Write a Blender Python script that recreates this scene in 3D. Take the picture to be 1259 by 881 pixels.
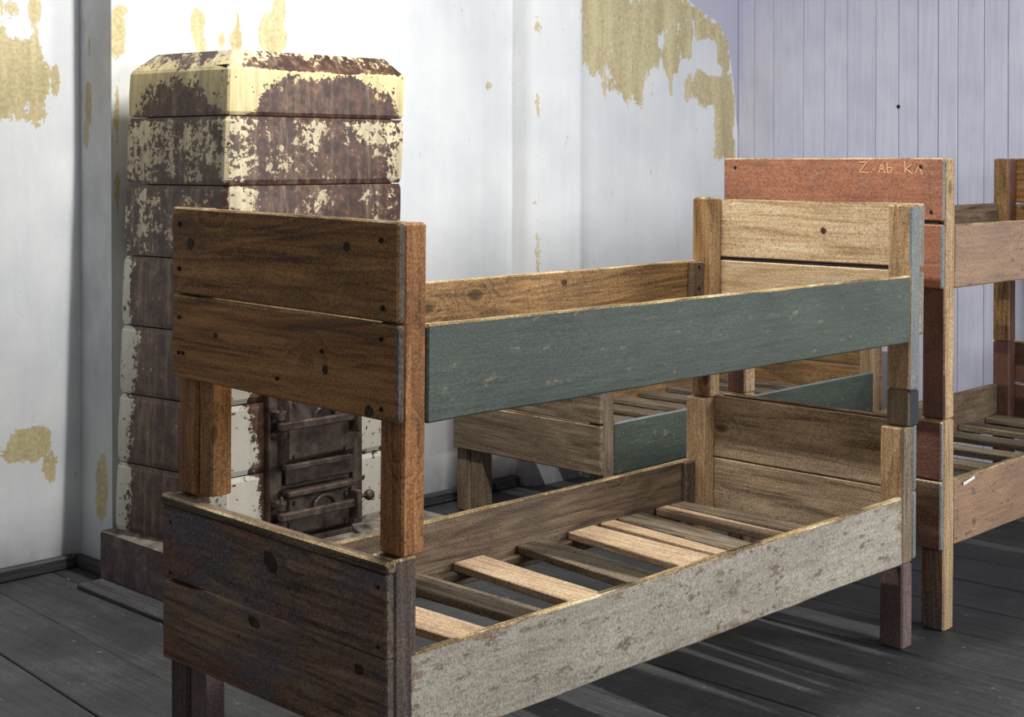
import bpy, bmesh, math, random
from mathutils import Vector, Matrix, noise
R = random.Random(7)
for o in list(bpy.data.objects): bpy.data.objects.remove(o, do_unlink=True)
SC = bpy.context.scene; COL = SC.collection

# ------------------------------------------------------------------ camera
CAM = Vector((-1.8071, -2.1258, 1.4041)); YAW, PIT, ROL, F = 0.76627, -0.010896, -0.000257, 1791.58
cd = bpy.data.cameras.new('camera'); cam = bpy.data.objects.new('camera', cd); COL.objects.link(cam); SC.camera = cam
d = Vector((math.cos(PIT)*math.cos(YAW), math.cos(PIT)*math.sin(YAW), math.sin(PIT)))
r = Vector((math.sin(YAW), -math.cos(YAW), 0)); u = r.cross(d)
r2 = r*math.cos(ROL)+u*math.sin(ROL); u2 = -r*math.sin(ROL)+u*math.cos(ROL)
M = Matrix((r2, u2, -d)).transposed().to_4x4(); M.translation = CAM; cam.matrix_world = M
cd.sensor_width = 36; cd.lens = F/1259*36; cd.shift_x = -32.56/1259; cd.shift_y = -224.05/1259
cd.clip_start = .05; cd.clip_end = 60

# ------------------------------------------------------------------ light
w = bpy.data.worlds.new('world'); SC.world = w; w.use_nodes = True
w.node_tree.nodes['Background'].inputs[0].default_value = (.90, .94, 1, 1)
w.node_tree.nodes['Background'].inputs[1].default_value = .22
SC.view_settings.view_transform = 'Standard'; SC.view_settings.look = 'None'
SC.view_settings.exposure = 0.0; SC.view_settings.gamma = 1; SC.view_settings.use_curve_mapping = False
def area(name, loc, target, sx, sy, power, col):
    l = bpy.data.lights.new(name, 'AREA'); l.shape = 'RECTANGLE'; l.size = sx; l.size_y = sy; l.energy = power; l.color = col
    o = bpy.data.objects.new(name, l); COL.objects.link(o); o.location = loc
    o.rotation_euler = (Vector(target)-Vector(loc)).to_track_quat('-Z', 'Y').to_euler(); return o
# window in the wall behind the photographer, to the right; ceiling tube above the bunks, running along the slats
area('window_light', (4.2, -4.2, 2.0), (1.2, 2.3, 1.3), 1.5, 1.7, 205, (.95, .975, 1))
area('window_light', (1.3, -4.6, 2.2), (1.3, 2.3, 1.2), 1.1, 1.7, 72, (.95, .98, 1))
lt = area('ceiling_tube_light', (.92, 0.65, 3.3), (.92, 0.65, 0), .07, 1.0, 98, (1, .98, .94))

# ------------------------------------------------------------------ node helpers
def mat(name):
    m = bpy.data.materials.new(name); m.use_nodes = True
    nt = m.node_tree; b = nt.nodes['Principled BSDF']
    return m, nt, b
def N(nt, t, **k):
    n = nt.nodes.new(t)
    for a, v in k.items():
        if a.startswith('i_'): n.inputs[a[2:].replace('_', ' ')].default_value = v
        else: setattr(n, a, v)
    return n
def math_(nt, op, a, b=None, c=None, clamp=False):
    n = nt.nodes.new('ShaderNodeMath'); n.operation = op; n.use_clamp = clamp
    for i, x in enumerate((a, b, c)):
        if x is None: continue
        if isinstance(x, (int, float)): n.inputs[i].default_value = x
        else: nt.links.new(x, n.inputs[i])
    return n.outputs[0]
def mixc(nt, f, a, b, mode='MIX'):
    n = nt.nodes.new('ShaderNodeMix'); n.data_type = 'RGBA'; n.blend_type = mode
    for s, x in ((n.inputs[0], f), (n.inputs[6], a), (n.inputs[7], b)):
        if isinstance(x, (int, float)): s.default_value = x
        elif isinstance(x, tuple): s.default_value = (*x[:3], 1)
        else: nt.links.new(x, s)
    return n.outputs[2]
def ramp(nt, f, stops):
    n = nt.nodes.new('ShaderNodeValToRGB'); e = n.color_ramp.elements
    while len(e) < len(stops): e.new(.5)
    for el, (p, c) in zip(e, stops): el.position = p; el.color = (*(c if isinstance(c, tuple) else (c, c, c)), 1)
    nt.links.new(f, n.inputs[0]); return n.outputs[0]
def coords(nt, scale=(1, 1, 1), rnd=True):
    tc = nt.nodes.new('ShaderNodeTexCoord'); v = tc.outputs['Object']
    if rnd:
        oi = nt.nodes.new('ShaderNodeObjectInfo')
        vm = nt.nodes.new('ShaderNodeVectorMath'); vm.operation = 'MULTIPLY_ADD'
        nt.links.new(oi.outputs['Random'], vm.inputs[0]); vm.inputs[1].default_value = (17, 9, 23); nt.links.new(v, vm.inputs[2]); v = vm.outputs[0]
    return scaled(nt, v, scale)
def scaled(nt, v, scale):
    mp = nt.nodes.new('ShaderNodeMapping'); mp.inputs['Scale'].default_value = scale; nt.links.new(v, mp.inputs[0]); return mp.outputs[0]
def noise_(nt, v, scale, detail=4, rough=.55, dist=0):
    n = nt.nodes.new('ShaderNodeTexNoise'); n.inputs['Scale'].default_value = scale; n.inputs['Detail'].default_value = detail
    n.inputs['Roughness'].default_value = rough; n.inputs['Distortion'].default_value = dist; nt.links.new(v, n.inputs['Vector']); return n.outputs['Fac']
def bump(nt, b, h, s, dist=.004):
    n = nt.nodes.new('ShaderNodeBump'); n.inputs['Strength'].default_value = s; n.inputs['Distance'].default_value = dist
    nt.links.new(h, n.inputs['Height']); nt.links.new(n.outputs[0], b.inputs['Normal'])

def hx(s):
    c = [int(s[i:i+2], 16)/255 for i in (0, 2, 4)]
    return tuple(x/12.92 if x <= .04045 else ((x+.055)/1.055)**2.4 for x in c)

# wood grain always runs along local X of every board object
def wood(name, dark, mid, light, stain=None, stain_amt=.5, stain2=None, knots=True, rough=.7, streak=1.0, spec=.3):
    m, nt, b = mat(name); v = coords(nt)
    fine = noise_(nt, scaled(nt, v, (2.2, 60, 60)), 1.6, 6, .65)
    med = noise_(nt, scaled(nt, v, (.9, 8, 8)), 1.7, 5, .6, 1.6)
    vo = nt.nodes.new('ShaderNodeTexVoronoi'); vo.inputs['Scale'].default_value = 1.0; vo.inputs['Randomness'].default_value = .9
    nt.links.new(scaled(nt, v, (4.2, 8.0, 8.0)), vo.inputs['Vector'])
    sc_ = nt.nodes.new('ShaderNodeSeparateColor'); nt.links.new(vo.outputs['Color'], sc_.inputs[0])
    has = math_(nt, 'GREATER_THAN', sc_.outputs[0], .58 if knots else 2.0)
    kd = math_(nt, 'ADD', vo.outputs['Distance'], math_(nt, 'MULTIPLY', fine, .06))
    pull = math_(nt, 'MULTIPLY', has, math_(nt, 'MAXIMUM', math_(nt, 'SUBTRACT', .45, kd), 0))
    ringv = math_(nt, 'FRACT', math_(nt, 'ADD', math_(nt, 'MULTIPLY', noise_(nt, scaled(nt, v, (.6, 6, 6)), 1.1, 2, .4, .5), 13), math_(nt, 'MULTIPLY', pull, 9)))
    ring = math_(nt, 'MINIMUM', math_(nt, 'MULTIPLY', ringv, 1.15), math_(nt, 'MULTIPLY', math_(nt, 'SUBTRACT', 1, ringv), 7))
    f = math_(nt, 'ADD', math_(nt, 'MULTIPLY', fine, .45*streak), math_(nt, 'MULTIPLY', med, .40))
    f = math_(nt, 'ADD', f, math_(nt, 'MULTIPLY', math_(nt, 'SUBTRACT', ring, .5), .10))
    f = math_(nt, 'ADD', f, .075)
    c = ramp(nt, f, [(.39, dark), (.50, mid), (.63, light)])
    if stain:
        s = noise_(nt, scaled(nt, v, (1, 1.6, 1.6)), 4.2, 5, .65)
        s = math_(nt, 'MULTIPLY', ramp(nt, s, [(.46, 0.), (.62, 1.)]), stain_amt)
        c = mixc(nt, s, c, stain)
    if stain2:
        s = noise_(nt, scaled(nt, v, (1.2, 2.2, 2.2)), 3.1, 4, .6)
        c = mixc(nt, ramp(nt, s, [(.52, 0.), (.66, .6)]), c, stain2)
    # dirt specks and fine dark hairline scratches
    sp = noise_(nt, scaled(nt, v, (26, 40, 40)), 1.8, 3, .6)
    c = mixc(nt, ramp(nt, sp, [(.64, 0.), (.72, .55)]), c, tuple(x*.35 for x in dark))
    lg = noise_(nt, scaled(nt, v, (9, 60, 60)), 1.3, 2, .5)
    c = mixc(nt, ramp(nt, lg, [(.74, 0.), (.80, .35)]), c, tuple(min(1, x*1.3+.02) for x in light))
    gr = noise_(nt, v, 210, 2, .7)
    c = mixc(nt, ramp(nt, gr, [(.38, .5), (.5, 0.)]), c, tuple(x*.4 for x in dark))
    c = mixc(nt, ramp(nt, gr, [(.55, 0.), (.70, .4)]), c, tuple(min(1, x*1.25+.03) for x in light))
    c = mixc(nt, math_(nt, 'MULTIPLY', has, ramp(nt, kd, [(.085, .85), (.13, .45), (.17, 0.)])), c, tuple(x*.5 for x in dark))
    nt.links.new(c, b.inputs['Base Color']); b.inputs['Roughness'].default_value = rough; b.inputs['Specular IOR Level'].default_value = spec
    bump(nt, b, math_(nt, 'ADD', fine, math_(nt, 'MULTIPLY', med, .5)), .35, .004)
    return m
# worn paint over wood
def painted(name, paint, paint2, wear, amt=.5, rough=.6, crack=None, top=None):
    m, nt, b = mat(name); v = coords(nt)
    big = noise_(nt, scaled(nt, v, (1, 2.2, 2.2)), 3, 5, .6)
    fine = noise_(nt, scaled(nt, v, (5, 70, 70)), 1.3, 5, .65)
    c = mixc(nt, ramp(nt, math_(nt, 'ADD', math_(nt, 'MULTIPLY', big, .6), math_(nt, 'MULTIPLY', fine, .4)), [(.36, 0.), (.62, 1.)]), paint, paint2)
    sc = noise_(nt, scaled(nt, v, (14, 30, 30)), 1.2, 6, .7)
    th = .74-amt*.18
    c = mixc(nt, ramp(nt, sc, [(th, 0.), (th+.05, .8)]), c, wear)
    if crack:
        cr = noise_(nt, scaled(nt, v, (42, 5, 5)), 1.0, 5, .75, .4)
        c = mixc(nt, ramp(nt, cr, [(.65, 0.), (.71, .75)]), c, crack)
        cr = noise_(nt, scaled(nt, v, (4, 34, 34)), 1.2, 4, .7, .3)
        c = mixc(nt, ramp(nt, cr, [(.68, 0.), (.73, .6)]), c, crack)
    if top:   # paint rubbed off along the upper and lower arris and at the ends
        sx = nt.nodes.new('ShaderNodeSeparateXYZ'); tc = nt.nodes.new('ShaderNodeTexCoord'); nt.links.new(tc.outputs['Object'], sx.inputs[0])
        az = math_(nt, 'ABSOLUTE', sx.outputs[2]); axx = math_(nt, 'ABSOLUTE', sx.outputs[0])
        e = math_(nt, 'MAXIMUM', math_(nt, 'MULTIPLY', math_(nt, 'SUBTRACT', az, .068), 14), math_(nt, 'MULTIPLY', math_(nt, 'SUBTRACT', axx, .87), 8))
        e = math_(nt, 'ADD', math_(nt, 'MULTIPLY', math_(nt, 'SUBTRACT', noise_(nt, scaled(nt, v, (3, 9, 9)), 2.4, 5, .65), .5), 2.4), e)
        c = mixc(nt, ramp(nt, e, [(.30, 0.), (.55, .8)]), c, top)
    sp = noise_(nt, v, 190, 2, .7)
    c = mixc(nt, ramp(nt, sp, [(.38, .5), (.52, 0.)]), c, tuple(x*.3 for x in paint))
    c = mixc(nt, ramp(nt, sp, [(.56, 0.), (.70, .3)]), c, tuple(min(1, x*1.6+.03) for x in paint2))
    nt.links.new(c, b.inputs['Base Color']); b.inputs['Roughness'].default_value = rough
    bump(nt, b, math_(nt, 'ADD', fine, sc), .3, .004)
    return m

BROWN = wood('brown_board', hx('64442a'), hx('a4713f'), hx('c69258'), hx('7c5e40'), .5)
ORANGE = wood('orange_post', hx('5a3a22'), hx('a06a3c'), hx('c48c58'), hx('7c5434'), .5)
DARK = wood('dark_stained_board', hx('44362c'), hx('7d6350'), hx('a38468'), hx('595964'), .8, stain2=hx('8a5238'))
DARKP = wood('dark_post', hx('302824'), hx('5f4e42'), hx('7d6856'), hx('4a4448'), .7)
PALE = wood('pale_bleached_board', hx('ae9068'), hx('d2b48c'), hx('e8d4b0'), hx('bba486'), .5)
PALEP = wood('pale_post', hx('806244'), hx('b3926a'), hx('cfb088'), hx('8c7a62'), .5)
GREYW = wood('grey_brown_board', hx('564838'), hx('86745e'), hx('a6927a'), hx('70604e'), .6)
PALEG = wood('weathered_pale_board', hx('75634e'), hx('b39a7c'), hx('cdb594'), hx('94836e'), .6)
TANR = wood('tan_rail', hx('63492e'), hx('a17a4e'), hx('c09a68'), hx('7a6144'), .55)
INNER = wood('inner_rail_brown', hx('40332a'), hx('725e4a'), hx('907a62'), hx('544638'), .6)
SLAT_LIT = wood('lit_slat', hx('a08466'), hx('c2a584'), hx('dcc4a4'), hx('a88e72'), .35, knots=False)  # pale tone for the lower slats that catch the light
SLAT_GREY = wood('grey_and_shaded_slat', hx('4c4236'), hx('83745e'), hx('a09078'), hx('5c4f40'), .5, knots=False)  # slat wood; on the front bunk's lower slats a painted shade
EDGE = wood('worn_edge', hx('5e4a32'), hx('b0925f'), hx('f2e2bc'), hx('5e4830'), .8, knots=False)
ENDG = wood('end_grain', hx('383028'), hx('645648'), hx('82705c'), hx('4a4a4c'), .6, knots=False)
GREEN = painted('green_paint', hx('353e35'), hx('50594c'), hx('8a7a5c'), .75)
GREENG = painted('grey_green_paint', hx('686c68'), hx('878a88'), hx('9c8a6c'), .5)
WHITEG = painted('flaking_grey_white_paint', hx('958b7c'), hx('c0b5a4'), hx('6b5340'), .95, crack=hx('5a4030'), top=hx('7d5c3a'))
RED = painted('orange_red_paint', hx('8c5c46'), hx('b67b5c'), hx('96807a'), .9, crack=hx('6e4232'))
REDD = painted('dark_red_paint', hx('57382c'), hx('80584a'), hx('54423a'), .9)
PINKB = painted('worn_pinkish_brown', hx('775a48'), hx('a58262'), hx('5a4034'), .85, crack=hx('5a4236'))
NAVY = painted('navy_paint', hx('14161d'), hx('20242d'), hx('3a352e'), .3)
PURPW = painted('faded_purple_brown', hx('584646'), hx('7d665f'), hx('4c3a2e'), .6)

def iron(name, c1, c2, c3, rough=.6, metal=.35):
    m, nt, b = mat(name); v = coords(nt)
    n = noise_(nt, v, 22, 6, .65)
    nt.links.new(ramp(nt, n, [(.35, c1), (.52, c2), (.7, c3)]), b.inputs['Base Color'])
    b.inputs['Roughness'].default_value = rough; b.inputs['Metallic'].default_value = metal; bump(nt, b, n, .4, .003); return m
IRON = iron('rusty_black_iron', hx('352a26'), hx('574941'), hx('766459'))
NAIL = iron('nail_iron', hx('181412'), hx('2a221d'), hx('3c2e24'), .7, .4)

# stove enamel: attribute R drives cream over rust, G adds grime and the cap's left-side shade
def enamel(name, cream1, cream2):
    m, nt, b = mat(name); at = N(nt, 'ShaderNodeAttribute', attribute_name='mask')
    sep = nt.nodes.new('ShaderNodeSeparateColor'); nt.links.new(at.outputs['Color'], sep.inputs[0])
    v = coords(nt, rnd=False); n1 = noise_(nt, v, 13, 8, .72); n2 = noise_(nt, v, 55, 4, .6); n3 = noise_(nt, scaled(nt, v, (28, 28, 3)), 1.2, 5, .65)
    rust = ramp(nt, math_(nt, 'ADD', math_(nt, 'MULTIPLY', n1, .6), math_(nt, 'MULTIPLY', n2, .4)), [(.36, hx('231713')), (.48, hx('442c22')), (.58, hx('664736')), (.70, hx('8c6f54'))])
    rust = mixc(nt, ramp(nt, noise_(nt, scaled(nt, v, (30, 30, 4)), 1.1, 6, .7), [(.50, 0.), (.66, .6)]), rust, hx('8e7a60'))
    cream = mixc(nt, ramp(nt, n3, [(.4, 0.), (.66, 1.)]), cream1, cream2)
    cream = mixc(nt, sep.outputs[2], cream, mixc(nt, n3, hx('b5aea0'), hx('e4dfd2')))
    gm = math_(nt, 'ADD', math_(nt, 'MULTIPLY', noise_(nt, scaled(nt, v, (9, 9, 2)), 2, 6, .7), 2.2), -.75, clamp=True)
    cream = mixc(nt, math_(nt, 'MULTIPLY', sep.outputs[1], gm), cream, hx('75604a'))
    pit = noise_(nt, v, 42, 3, .55); cream = mixc(nt, ramp(nt, pit, [(.64, 0.), (.67, 1.)]), cream, hx('34221a'))
    nbig = noise_(nt, v, 5.5, 6, .7); n5 = noise_(nt, v, 95, 3, .6)
    k = math_(nt, 'ADD', sep.outputs[0], math_(nt, 'MULTIPLY', math_(nt, 'SUBTRACT', n1, .5), 1.2))
    k = math_(nt, 'ADD', k, math_(nt, 'MULTIPLY', math_(nt, 'SUBTRACT', nbig, .5), 1.1))
    k = math_(nt, 'ADD', k, math_(nt, 'MULTIPLY', math_(nt, 'SUBTRACT', n2, .5), .9))
    k = math_(nt, 'ADD', k, math_(nt, 'MULTIPLY', math_(nt, 'SUBTRACT', n5, .5), .6))
    k = math_(nt, 'ADD', k, math_(nt, 'MULTIPLY', math_(nt, 'SUBTRACT', n3, .5), .5))
    f = ramp(nt, k, [(.47, 0.), (.53, 1.)])
    nt.links.new(mixc(nt, f, rust, cream), b.inputs['Base Color'])
    b.inputs['Roughness'].default_value = .5
    bump(nt, b, math_(nt, 'ADD', f, math_(nt, 'MULTIPLY', n2, .5)), .35, .003); return m
ENAMEL = enamel('rusted_cream_enamel', hx('e4d29b'), hx('b9a878'))
STONE = iron('purple_brown_plinth', hx('4a3b40'), hx('645254'), hx('85706a'), .8, 0)
STONET = iron('plinth_ledge', hx('4e463f'), hx('736a60'), hx('938a7c'), .85, 0)

# plaster: attribute R = ochre underlayer showing, G = grime, grey tone and painted pilaster shadow, B = lilac paint
def plaster(name, white1, white2):
    m, nt, b = mat(name); at = N(nt, 'ShaderNodeAttribute', attribute_name='mask')
    sep = nt.nodes.new('ShaderNodeSeparateColor'); nt.links.new(at.outputs['Color'], sep.inputs[0])
    v = coords(nt, rnd=False)
    n1 = noise_(nt, scaled(nt, v, (1, 1, .6)), 9, 8, .68); n2 = noise_(nt, v, 70, 4, .6); n3 = noise_(nt, v, 2.2, 4, .55); n4 = noise_(nt, scaled(nt, v, (16, 16, 1.3)), 1.3, 5, .6)
    white = mixc(nt, ramp(nt, math_(nt, 'ADD', math_(nt, 'MULTIPLY', n3, .5), math_(nt, 'ADD', math_(nt, 'MULTIPLY', n4, .18), math_(nt, 'MULTIPLY', n1, .32))), [(.36, 0.), (.62, 1.)]), white1, white2)
    och = mixc(nt, ramp(nt, math_(nt, 'ADD', math_(nt, 'MULTIPLY', n4, .5), math_(nt, 'MULTIPLY', n2, .5)), [(.4, 0.), (.6, 1.)]), hx('b9a878'), hx('dccd9f'))
    lil = mixc(nt, n1, hx('b9b8cc'), hx('cccbdc'))
    k = math_(nt, 'ADD', sep.outputs[2], math_(nt, 'MULTIPLY', math_(nt, 'SUBTRACT', n1, .5), .25))
    c = mixc(nt, ramp(nt, k, [(.48, 0.), (.52, 1.)]), white, lil)
    nz = math_(nt, 'ADD', math_(nt, 'MULTIPLY', math_(nt, 'SUBTRACT', n1, .5), 1.5), math_(nt, 'MULTIPLY', math_(nt, 'SUBTRACT', n4, .5), .9))
    nz = math_(nt, 'ADD', nz, math_(nt, 'MULTIPLY', math_(nt, 'SUBTRACT', n2, .5), .5))
    k = math_(nt, 'ADD', sep.outputs[0], math_(nt, 'MULTIPLY', nz, math_(nt, 'MULTIPLY', sep.outputs[0], 4, clamp=True)))
    fo = ramp(nt, k, [(.48, 0.), (.52, .95)])
    c = mixc(nt, fo, c, och)
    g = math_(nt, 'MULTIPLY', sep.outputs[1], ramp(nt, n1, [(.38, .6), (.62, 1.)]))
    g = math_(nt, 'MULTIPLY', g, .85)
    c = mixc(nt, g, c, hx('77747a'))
    sp = ramp(nt, noise_(nt, scaled(nt, v, (1, 1, .5)), 26, 5, .7), [(.66, 0.), (.71, .5)]); c = mixc(nt, sp, c, hx('a39a84'))
    nt.links.new(c, b.inputs['Base Color']); b.inputs['Roughness'].default_value = .9; b.inputs['Specular IOR Level'].default_value = .15
    h = math_(nt, 'SUBTRACT', math_(nt, 'ADD', math_(nt, 'MULTIPLY', n1, .8), math_(nt, 'MULTIPLY', n2, .25)), math_(nt, 'MULTIPLY', fo, .4))
    bump(nt, b, h, .35, .006); return m
PLASTER = plaster('flaking_whitewash', hx('dadde0'), hx('f2f3f2'))

def floor_mat():
    m, nt, b = mat('dark_oiled_floorboard'); v = coords(nt)
    fine = noise_(nt, scaled(nt, v, (2, 50, 50)), 1.6, 6, .6); big = noise_(nt, v, 3.5, 6, .65)
    f = math_(nt, 'ADD', math_(nt, 'MULTIPLY', fine, .3), math_(nt, 'MULTIPLY', math_(nt, 'ADD', math_(nt, 'MULTIPLY', big, .6), math_(nt, 'MULTIPLY', noise_(nt, v, 120, 3, .7), .4)), .7))
    c = ramp(nt, f, [(.35, hx('262728')), (.52, hx('3e3f40')), (.68, hx('5c5c5c'))])
    sp = noise_(nt, scaled(nt, v, (.5, 1, 1)), 60, 3, .6); c = mixc(nt, ramp(nt, sp, [(.70, 0.), (.74, .5)]), c, hx('a8a8a8'))
    nt.links.new(c, b.inputs['Base Color']); b.inputs['Roughness'].default_value = .55; b.inputs['Specular IOR Level'].default_value = .35
    bump(nt, b, f, .35, .004); return m
FLOOR = floor_mat()
SKIRT = wood('dark_grey_skirting', hx('2c2c2c'), hx('484748'), hx('5e5d5c'), hx('35353a'), .5, knots=False)
def plank_mat():
    m, nt, b = mat('lilac_white_plank'); v = coords(nt)
    fine = noise_(nt, scaled(nt, v, (2, 40, 40)), 1.6, 5, .6); big = noise_(nt, v, 5, 4, .5)
    c = ramp(nt, math_(nt, 'ADD', math_(nt, 'MULTIPLY', fine, .5), math_(nt, 'MULTIPLY', big, .5)), [(.38, hx('d4d6ea')), (.6, hx('e6e7f8'))])
    sp = noise_(nt, scaled(nt, v, (9, 30, 30)), 1.6, 4, .7); c = mixc(nt, ramp(nt, sp, [(.69, 0.), (.75, .65)]), c, hx('8c7c74'))
    nt.links.new(c, b.inputs['Base Color']); b.inputs['Roughness'].default_value = .75; bump(nt, b, fine, .25, .003); return m
PLANK = plank_mat()
BACK = iron('backing_and_gap_shade', hx('1a1a1c'), hx('242426'), hx('303032'), .9, 0)  # backs planks, floor and stove; also colours the painted gap shade
m, nt, b = mat('scratched_pale_letters'); b.inputs['Base Color'].default_value = (*hx('ecc48c'), 1); b.inputs['Roughness'].default_value = .8; SCR = m
m, nt, b = mat('white_chipped_plaster'); b.inputs['Base Color'].default_value = (*hx('e8e4dc'), 1); b.inputs['Roughness'].default_value = .9; CHIP = m

# ------------------------------------------------------------------ mesh helpers
def link(name, bm, mats, parent=None, loc=(0, 0, 0), rot=None, smooth=False):
    me = bpy.data.meshes.new(name); bm.normal_update(); bm.to_mesh(me); bm.free()
    for mm in mats: me.materials.append(mm)
    if smooth:
        for p in me.polygons: p.use_smooth = True
    o = bpy.data.objects.new(name, me); COL.objects.link(o)
    loc = Vector(loc)
    if parent:
        o.parent = parent
        pl = WLOC[parent.name]
        if rot is None and WROT.get(parent.name) is None: o.location = loc-pl
        else:
            PW = Matrix.Translation(pl) @ (WROT.get(parent.name) or Matrix.Identity(3)).to_4x4()
            CW = Matrix.Translation(loc) @ (rot or Matrix.Identity(3)).to_4x4()
            L = PW.inverted() @ CW; o.location = L.to_translation(); o.rotation_euler = L.to_euler()
    else:
        o.location = loc
        if rot is not None: o.rotation_euler = rot.to_euler()
    WLOC[o.name] = loc; WROT[o.name] = rot.copy() if rot is not None else None
    return o
WLOC = {}; WROT = {}
def empty(name, label, cat, loc, group=None):
    o = bpy.data.objects.new(name, None); COL.objects.link(o); o.location = loc; WLOC[o.name] = Vector(loc); WROT[o.name] = None
    o['label'] = label; o['category'] = cat; o.empty_display_size = .1
    if group: o['group'] = group
    return o
ROT = {'x': Matrix.Identity(3), 'y': Matrix.Rotation(math.pi/2, 3, 'Z'), 'z': Matrix.Rotation(-math.pi/2, 3, 'Y')}
def board(name, parent, xr, yr, zr, axis, m, faces=None, edge=None, ch=.0035, warp=None, seg=6, jit=.0012, label=None):
    """plank with worn arrises, bounds in world metres; faces = {'-y': material,...}; edge = material of the upper arrises"""
    lo = Vector((xr[0], yr[0], zr[0])); hi = Vector((xr[1], yr[1], zr[1])); c = (lo+hi)/2; h = (hi-lo)/2
    Rm = ROT[axis]; Ri = Rm.transposed(); hl = Ri @ h; hl = Vector(map(abs, hl))
    bm = bmesh.new(); ch = min(ch, hl.y*.4, hl.z*.4)
    prof = [(-hl.y+ch, -hl.z), (hl.y-ch, -hl.z), (hl.y, -hl.z+ch), (hl.y, hl.z-ch), (hl.y-ch, hl.z), (-hl.y+ch, hl.z), (-hl.y, hl.z-ch), (-hl.y, -hl.z+ch)]
    s0 = R.random()*100; rings = []
    L = 2*hl.x; xs = [-hl.x]+[-hl.x+ch+(L-2*ch)*i/seg for i in range(seg+1)]+[hl.x]
    for k, x in enumerate(xs):
        sc = ch if k in (0, len(xs)-1) else 0; ring = []
        for (a, q) in prof:
            a2 = a-math.copysign(min(sc, abs(a)), a); q2 = q-math.copysign(min(sc, abs(q)), q)
            n = noise.noise_vector(Vector((x*5+s0, a*30, q*30)))*jit if 0 < k < len(xs)-1 else Vector((0, 0, 0))
            p = Rm @ Vector((x, a2+n.y, q2+n.z)) + c
            if warp: p = warp(p)
            ring.append(bm.verts.new(Ri @ (p-c)))
        rings.append(ring)
    for A, B in zip(rings, rings[1:]):
        for i in range(8): bm.faces.new((A[i], A[(i+1) % 8], B[(i+1) % 8], B[i]))
    bm.faces.new(list(reversed(rings[0]))); bm.faces.new(rings[-1])
    bmesh.ops.recalc_face_normals(bm, faces=bm.faces); bm.normal_update()
    mats = [m]; idx = {}
    for k, mm in (faces or {}).items():
        if mm not in mats: mats.append(mm)
        idx[k] = mats.index(mm)
    if edge and edge not in mats: mats.append(edge)
    for f in bm.faces:
        n = Rm @ f.normal
        ax = max(range(3), key=lambda i: abs(n[i])); key = ('-' if n[ax] < 0 else '+')+'xyz'[ax]
        if abs(n[ax]) > .93:
            if key in idx: f.material_index = idx[key]
        elif edge and n.z > .3: f.material_index = mats.index(edge)
        elif key in idx: f.material_index = idx[key]
    o = link(name, bm, mats, parent, c, Rm)
    if label: o['label'] = label
    return o
def cyl(bm, p, q, r0, r1=None, n=10, cap=True):
    p = Vector(p); q = Vector(q); r1 = r0 if r1 is None else r1; d = (q-p).normalized()
    a = d.orthogonal().normalized(); b = d.cross(a)
    A = [bm.verts.new(p+(a*math.cos(t)+b*math.sin(t))*r0) for t in [2*math.pi*i/n for i in range(n)]]
    B = [bm.verts.new(q+(a*math.cos(t)+b*math.sin(t))*r1) for t in [2*math.pi*i/n for i in range(n)]]
    for i in range(n): bm.faces.new((A[i], A[(i+1) % n], B[(i+1) % n], B[i]))
    if cap: bm.faces.new(list(reversed(A))); bm.faces.new(B)
def bx(bm, x0, x1, y0, y1, z0, z1, taper=None):
    v = [bm.verts.new((x, y, z)) for x in (x0, x1) for y in (y0, y1) for z in (z0, z1)]
    for f in ((0, 1, 3, 2), (4, 6, 7, 5), (0, 4, 5, 1), (2, 3, 7, 6), (0, 2, 6, 4), (1, 5, 7, 3)): bm.faces.new([v[i] for i in f])
    return v
def bxb(bm, x0, x1, y0, y1, z0, z1, b=.003):
    t = bmesh.new(); bx(t, x0, x1, y0, y1, z0, z1)
    bmesh.ops.bevel(t, geom=t.edges[:], offset=b, segments=1, affect='EDGES')
    me = bpy.data.meshes.new('tmp'); t.to_mesh(me); t.free(); bm.from_mesh(me); bpy.data.meshes.remove(me)
def nails(parent, pts, axis, r=.0035, rel=.0012):
    """flat nail heads joined in one part; pts in world, axis = outward direction"""
    bm = bmesh.new(); n = Vector(axis); c = Vector(pts[0])
    for p in pts: p = Vector(p); cyl(bm, p-c-n*.002, p-c+n*rel, r, r*.8, 8)
    o = link('nail_heads', bm, [NAIL], parent, c); o['kind'] = 'stuff'; return o

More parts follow.
